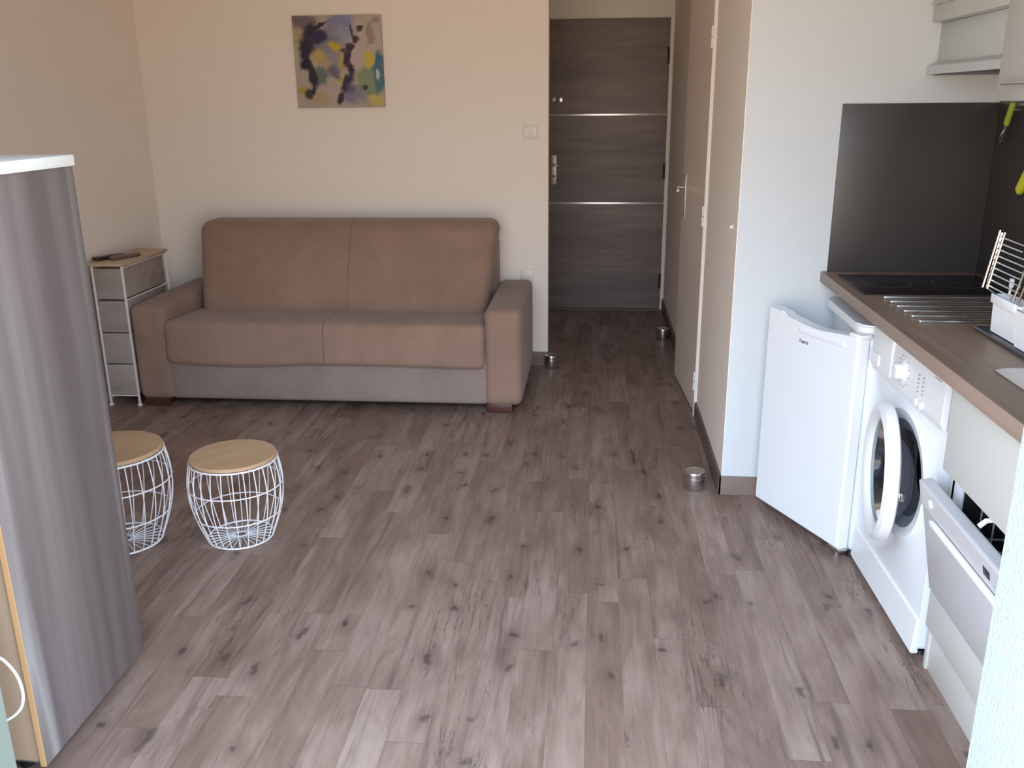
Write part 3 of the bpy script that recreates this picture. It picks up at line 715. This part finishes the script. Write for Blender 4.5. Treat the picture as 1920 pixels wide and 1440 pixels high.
# control panel, bulging a little, and its drawer
b = new(); prism(b, [(-.006, .674), (-.016, .70), (-.014, .79), (-.006, .848), (.01, .849), (.01, .674)], -hw, hw)
bmesh.ops.bevel(b, geom=list(b.edges), offset=.003, segments=2, affect='EDGES'); cp = wp('control_panel', b, MAT['white_soft'])
b = new(); box(b, -.020, -.008, .105, hw - .012, .70, .822, .004); dw_ = wp('detergent_drawer', b, MAT['white_soft'], cp)
b = new(); soft(b, -.026, -.016, .20, .285, .708, .745, .005, n=8); wp('drawer_grip', b, MAT['white_soft'], dw_)
b = lathe(new(), [(.034, .012), (.034, 0), (.030, -.004), (.025, -.006), (.023, -.024), (.020, -.028), (0, -.028)], 36, (-.016, .008, .752), 'x'); wp('programme_knob', b, MAT['white_soft'], cp)
for i in range(2):
    b = box(new(), -.023, -.014, -.128 - i * .034, -.105 - i * .034, .690, .712, .003); wp('button', b, MAT['white_soft'], cp)
def marks(name, boxes, par):
    b = new()
    for q in boxes: box(b, *q)
    wp(name, b, MAT['grey_ink'], par)['kind'] = 'stuff'
marks('indicator_marks', [(-.0175, -.015, -.118 - i * .034, -.110 - i * .034, .728 + j * .012, .731 + j * .012) for i in range(2) for j in range(5)], cp)
marks('dial_marks', [(-.0172, -.015, .008 + .045 * math.cos(a_) - .003, .008 + .045 * math.cos(a_) + .003, .752 + .045 * math.sin(a_) - .001, .752 + .045 * math.sin(a_) + .001) for a_ in [math.pi * 2 * k_ / 12 + .2 for k_ in range(12)]], cp)
marks('lettering', [(-.0145, -.0125, -.255 + j * .011, -.248 + j * .011, .800, .8025) for j in range(4)], cp)
# rubber gasket and drum
b = lathe(new(), [(PR + .001, -.004), (PR - .010, .003), (PR - .032, .012), (PR - .037, .024), (PR - .034, .05), (PR - .03, .09)], 56, (0, PY, PH), 'x'); gsk = wp('door_gasket', b, MAT['rubber'])
b = lathe(new(), [(PR - .03, .085), (PR + .02, .10), (PR + .03, .12), (PR + .03, .36), (PR, .375), (0, .375)], 56, (0, PY, PH), 'x')
wp('drum', b, MAT['drum'])
b = new()
for rr_ in range(3):
    for k in range(40):
        a = 2 * math.pi * (k + .5 * (rr_ % 2)) / 40; xx = .15 + rr_ * .05
        lathe(b, [(0, 0), (.0035, 0)], 6, (xx, PY + (PR + .027) * math.cos(a), PH + (PR + .027) * math.sin(a)), 'x')
        
wp('drum_holes', b, MAT['chrome'])['kind'] = 'stuff'
# door: hinged on its far side, ajar
th_ = math.radians(9); DR = .206
dmx = Matrix.Translation((-.014, PY + .212, PH)) @ Matrix.Rotation(-th_, 4, 'Z')
b = lathe(new(), [(DR - .052, -.006), (DR - .050, -.020), (DR - .040, -.030), (DR - .020, -.034), (DR - .004, -.026), (DR, -.012), (DR - .002, .002), (DR - .014, .008), (DR - .05, .006)], 64, (0, -DR, 0), 'x', True)
wd = wp('door', b, MAT['white_soft'], m=dmx)
b = lathe(new(), [(DR - .052, -.004), (DR - .060, .012), (DR - .075, .040), (DR - .10, .062), (0, .070), (0, .066), (DR - .104, .058), (DR - .079, .037), (DR - .064, .010), (DR - .056, -.006)], 56, (0, -DR, 0), 'x')
wp('door_glass', b, MAT['glass'], wd)
b = lathe(new(), [(DR - .051, -.008), (DR - .051, -.014), (DR - .057, -.014), (DR - .057, -.006)], 56, (0, -DR, 0), 'x', True); wp('glass_ring', b, MAT['rubber'], wd)
b = box(new(), .004, .022, -2 * DR + .012, -2 * DR + .030, -.012, .012, .003); wp('door_latch', b, MAT['chrome'], wd)
b = box(new(), -.010, .012, -.014, .008, -.035, .035, .003); wp('door_hinge', b, MAT['steel'])
for y in (-.26, .26):
    for x in (.03, .38): b = lathe(new(), [(0, 0), (.02, 0), (.018, .012), (.008, .014), (.008, .032), (0, .032)], 16, (x, y, 0)); wp('foot', b, MAT['black'])

# ------------------------------------------------------------ base unit with the tilting dishwasher
KY0, KY1 = 1.47, 2.262
bc = thing('base_cabinet', 'cream kitchen base cabinet framing the dishwasher under the near end of the worktop', 'cabinet', (1.1, 1.87, 0))
b = new(); box(b, .93, 1.34, KY1 - .018, KY1, .0, .86, .001); box(b, .93, 1.34, KY0, KY0 + .018, 0, .86, .001); box(b, 1.325, 1.34, KY0, KY1, 0, .86)
part(bc, 'carcass', b, MAT['cream'])
part(bc, 'top_panel', box(new(), .860, .877, KY0, 2.212 - .07, .637, .8612, .002), MAT['cream'])
b = box(new(), .868, .93, 2.142, 2.158, .637, .861, .001); part(bc, 'filler_strip', b, MAT['cream'])
part(bc, 'lower_panel', box(new(), .922, .938, KY0, KY1, .128, .236, .002), MAT['cream'])
part(bc, 'plinth', box(new(), .936, .952, KY0, KY1, 0, .126, .001), MAT['cream'])
dwt = thing('dishwasher', 'compact white dishwasher with tilted open front under the cream kitchen panel', 'dishwasher', (1.1, 1.86, .24))
b = new(); ya, yb_ = 1.50, 2.24
box(b, .93, 1.31, yb_ - .014, yb_, .24, .636); box(b, .93, 1.31, ya, ya + .014, .24, .636); box(b, .93, 1.31, ya, yb_, .24, .25); box(b, .93, 1.31, ya, yb_, .626, .636); box(b, 1.30, 1.31, ya, yb_, .24, .636)
box(b, .930, .938, yb_ - .062, yb_, .24, .635, .002)
part(dwt, 'tub_housing', b, MAT['white'])
b = new(); i_ = .016
box(b, .937, 1.298, yb_ - .068, yb_ - .064, .252, .624); box(b, .937, 1.298, ya + i_, ya + i_ + .004, .252, .624); box(b, .937, 1.298, ya + i_, yb_ - .064, .252, .256); box(b, .937, 1.298, ya + i_, yb_ - .064, .620, .624); box(b, 1.294, 1.298, ya + i_, yb_ - .064, .252, .624)
part(dwt, 'tub_interior', b, MAT['dark'])
bk = new()
for k in range(9): tube(bk, [(.96, 1.56 + k * .07, .55), (.96, 1.56 + k * .07, .46), (1.26, 1.56 + k * .07, .46)], .003, 6)
tube(bk, [(.96, 1.54, .55), (.96, 2.15, .55), (1.26, 2.15, .55), (1.26, 1.54, .55)], .004, 6, True)
part(dwt, 'crockery_basket', bk, MAT['grey_ink'])
b = new(); tube(b, [(.872, 1.93, .585), (.885, 1.928, .600), (.905, 1.925, .604), (.925, 1.925, .598)], .006, 8); part(dwt, 'door_catch', b, MAT['white_soft'])
# tilted door: local x outward normal, z up the door; hinge at z=.238
pv = Vector((.918, 0, .240)); tl = math.atan2(.060, .318)
mm = Matrix.Translation(pv) @ Matrix.Rotation(-tl, 4, 'Y')
DL = .325
def dwp(bm, name, mat, par, label=None):
    bmesh.ops.transform(bm, matrix=mm, verts=bm.verts); return part(par, name, bm, mat, label)
b = box(new(), 0, .022, 1.50, 2.262, .002, DL - .075, .003); ddoor = dwp(b, 'door', MAT['dw'], dwt)
b = new(); soft(b, -.006, .030, 1.50, 2.262, DL - .072, DL, .006, n=10); cpn = dwp(b, 'control_panel', MAT['dw'], ddoor)
b = new(); soft(b, -.018, -.002, 1.50, 2.17, DL - .088, DL - .072, .006, n=10); dwp(b, 'handle_ridge', MAT['white_soft'], ddoor)
dwp(box(new(), -.0072, -.005, 1.815, 1.850, DL - .048, DL - .028, .001), 'display', MAT['ink'], ddoor, 'small dark display')
b = new(); 
for k in range(4): box(b, -.0072, -.0055, 1.74 + k * .016, 1.744 + k * .016, DL - .05, DL - .045)
dwp(b, 'printed_marks', MAT['grey_ink'], ddoor)['kind'] = 'stuff'
dwp(lathe(new(), [(.012, -.005), (.010, -.010), (0, -.011)], 18, (0, 2.175, DL - .034), 'x'), 'power_button', MAT['white'], ddoor)

# ------------------------------------------------------------ wall units and hood
UX = 1.12
def wallcab(name, ya, yb, za, zb, label, hy0, hy1, hz):
    c = thing(name, label, 'wall cabinet', ((UX + XR) / 2, (ya + yb) / 2, za), 0, 'pale wall cabinets over the worktop')
    part(c, 'carcass', box(new(), UX + .018, XR - .001, ya, yb, za, zb, .001), MAT['cab_grey'])
    d_ = part(c, 'door', box(new(), UX, UX + .017, ya + .0015, yb - .0015, za + .001, zb - .001, .0015), MAT['cab_grey'])
    h = new(); tube(h, [(UX, hy0 + .012, hz), (UX - .024, hy0 + .012, hz)], .004, 8); tube(h, [(UX, hy1 - .012, hz), (UX - .024, hy1 - .012, hz)], .004, 8); tube(h, [(UX - .024, hy0, hz), (UX - .024, hy1, hz)], .005, 10)
    part(d_, 'bar_handle', h, MAT['steel']); return c
wallcab('wall_cabinet', 2.792, 3.385, 1.745, 2.20, 'short pale wall cabinet above the extractor hood in the kitchen corner', 3.20, 3.33, 1.800)
wallcab('wall_cabinet', 2.19, 2.788, 1.493, 2.20, 'tall pale wall cabinet right of the extractor hood at the edge of the photo', 2.54, 2.70, 1.540)
hd = thing('range_hood', 'white pull out extractor hood under the short corner cabinet', 'extractor hood', (1.26, 3.09, 1.58))
part(hd, 'body', box(new(), UX + .032, XR - .001, 2.794, 3.384, 1.612, 1.744, .002), MAT['hood'])
b = new(); prism(b, [(UX, 1.580), (UX, 1.606), (UX + .034, 1.622), (XR - .002, 1.622), (XR - .002, 1.580)], 2.794, 3.384); part(hd, 'front_lip', b, MAT['hood'])
part(hd, 'filter', box(new(), UX + .02, XR - .01, 2.81, 3.37, 1.577, 1.581), MAT['mat_dark'])

# ------------------------------------------------------------ grey wood cabinet at the left, seen from the window side
GX, G0, G1, GZ0, GZ1 = -1.237, 1.632, 2.106, .045, 1.367
gc = thing('grey_wood_cabinet', 'tall grey washed wood cabinet with white top at the left edge of the photo', 'cabinet', (-1.53, 1.87, 0))
part(gc, 'side_panel', box(new(), GX - .014, GX, G0 + .002, G1, GZ0, GZ1, .001), MAT['grey_wood'])
part(gc, 'edge_band', box(new(), GX - .014, GX - .001, G0, G0 + .002, GZ0, GZ1), MAT['raw_edge'], 'orange wood edge strip')
part(gc, 'side_panel', box(new(), -1.837, -1.823, G0 + .002, G1, GZ0, GZ1, .001), MAT['grey_wood'])
part(gc, 'back_panel', box(new(), -1.823, GX - .014, G0 + .006, G0 + .012, GZ0 + .01, GZ1), MAT['hardboard'], 'tan hardboard back')
part(gc, 'top', box(new(), -1.845, GX + .004, G0 - .004, G1 + .006, GZ1, GZ1 + .026, .002), MAT['white_board'], 'white top board')
part(gc, 'bottom', box(new(), -1.823, GX - .014, G0 + .012, G1 - .02, GZ0, GZ0 + .018), MAT['grey_wood'])
part(gc, 'door', box(new(), -1.823, GX - .015, G1 - .018, G1, GZ0, GZ1 - .002, .001), MAT['grey_wood'])
for x in (GX - .09, -1.75):
    for y in (G0 + .06, G1 - .10): part(gc, 'foot', lathe(new(), [(0, 0), (.018, 0), (.020, .04), (.020, .046), (0, .046)], 16, (x, y, 0)), MAT['black'])
# white cable loop behind the left window post
cv = [(-1.22, 1.475, .455), (-1.196, 1.50, .432), (-1.176, 1.50, .412), (-1.162, 1.50, .385), (-1.157, 1.50, .352), (-1.161, 1.50, .322), (-1.175, 1.50, .298), (-1.196, 1.49, .284), (-1.225, 1.475, .278)]
def smooth(pts, it=2):
    P = [Vector(p) for p in pts]
    for _ in range(it):
        Q = [P[0]]
        for a, b_ in zip(P, P[1:]): Q += [a * .75 + b_ * .25, a * .25 + b_ * .75]
        P = Q + [P[-1]]
    return P
solo('cable', tube(new(), smooth(cv), .0030, 8), MAT['white_soft'], 'loop of white cable hanging out beside the window post at the lower left edge', 'cable')
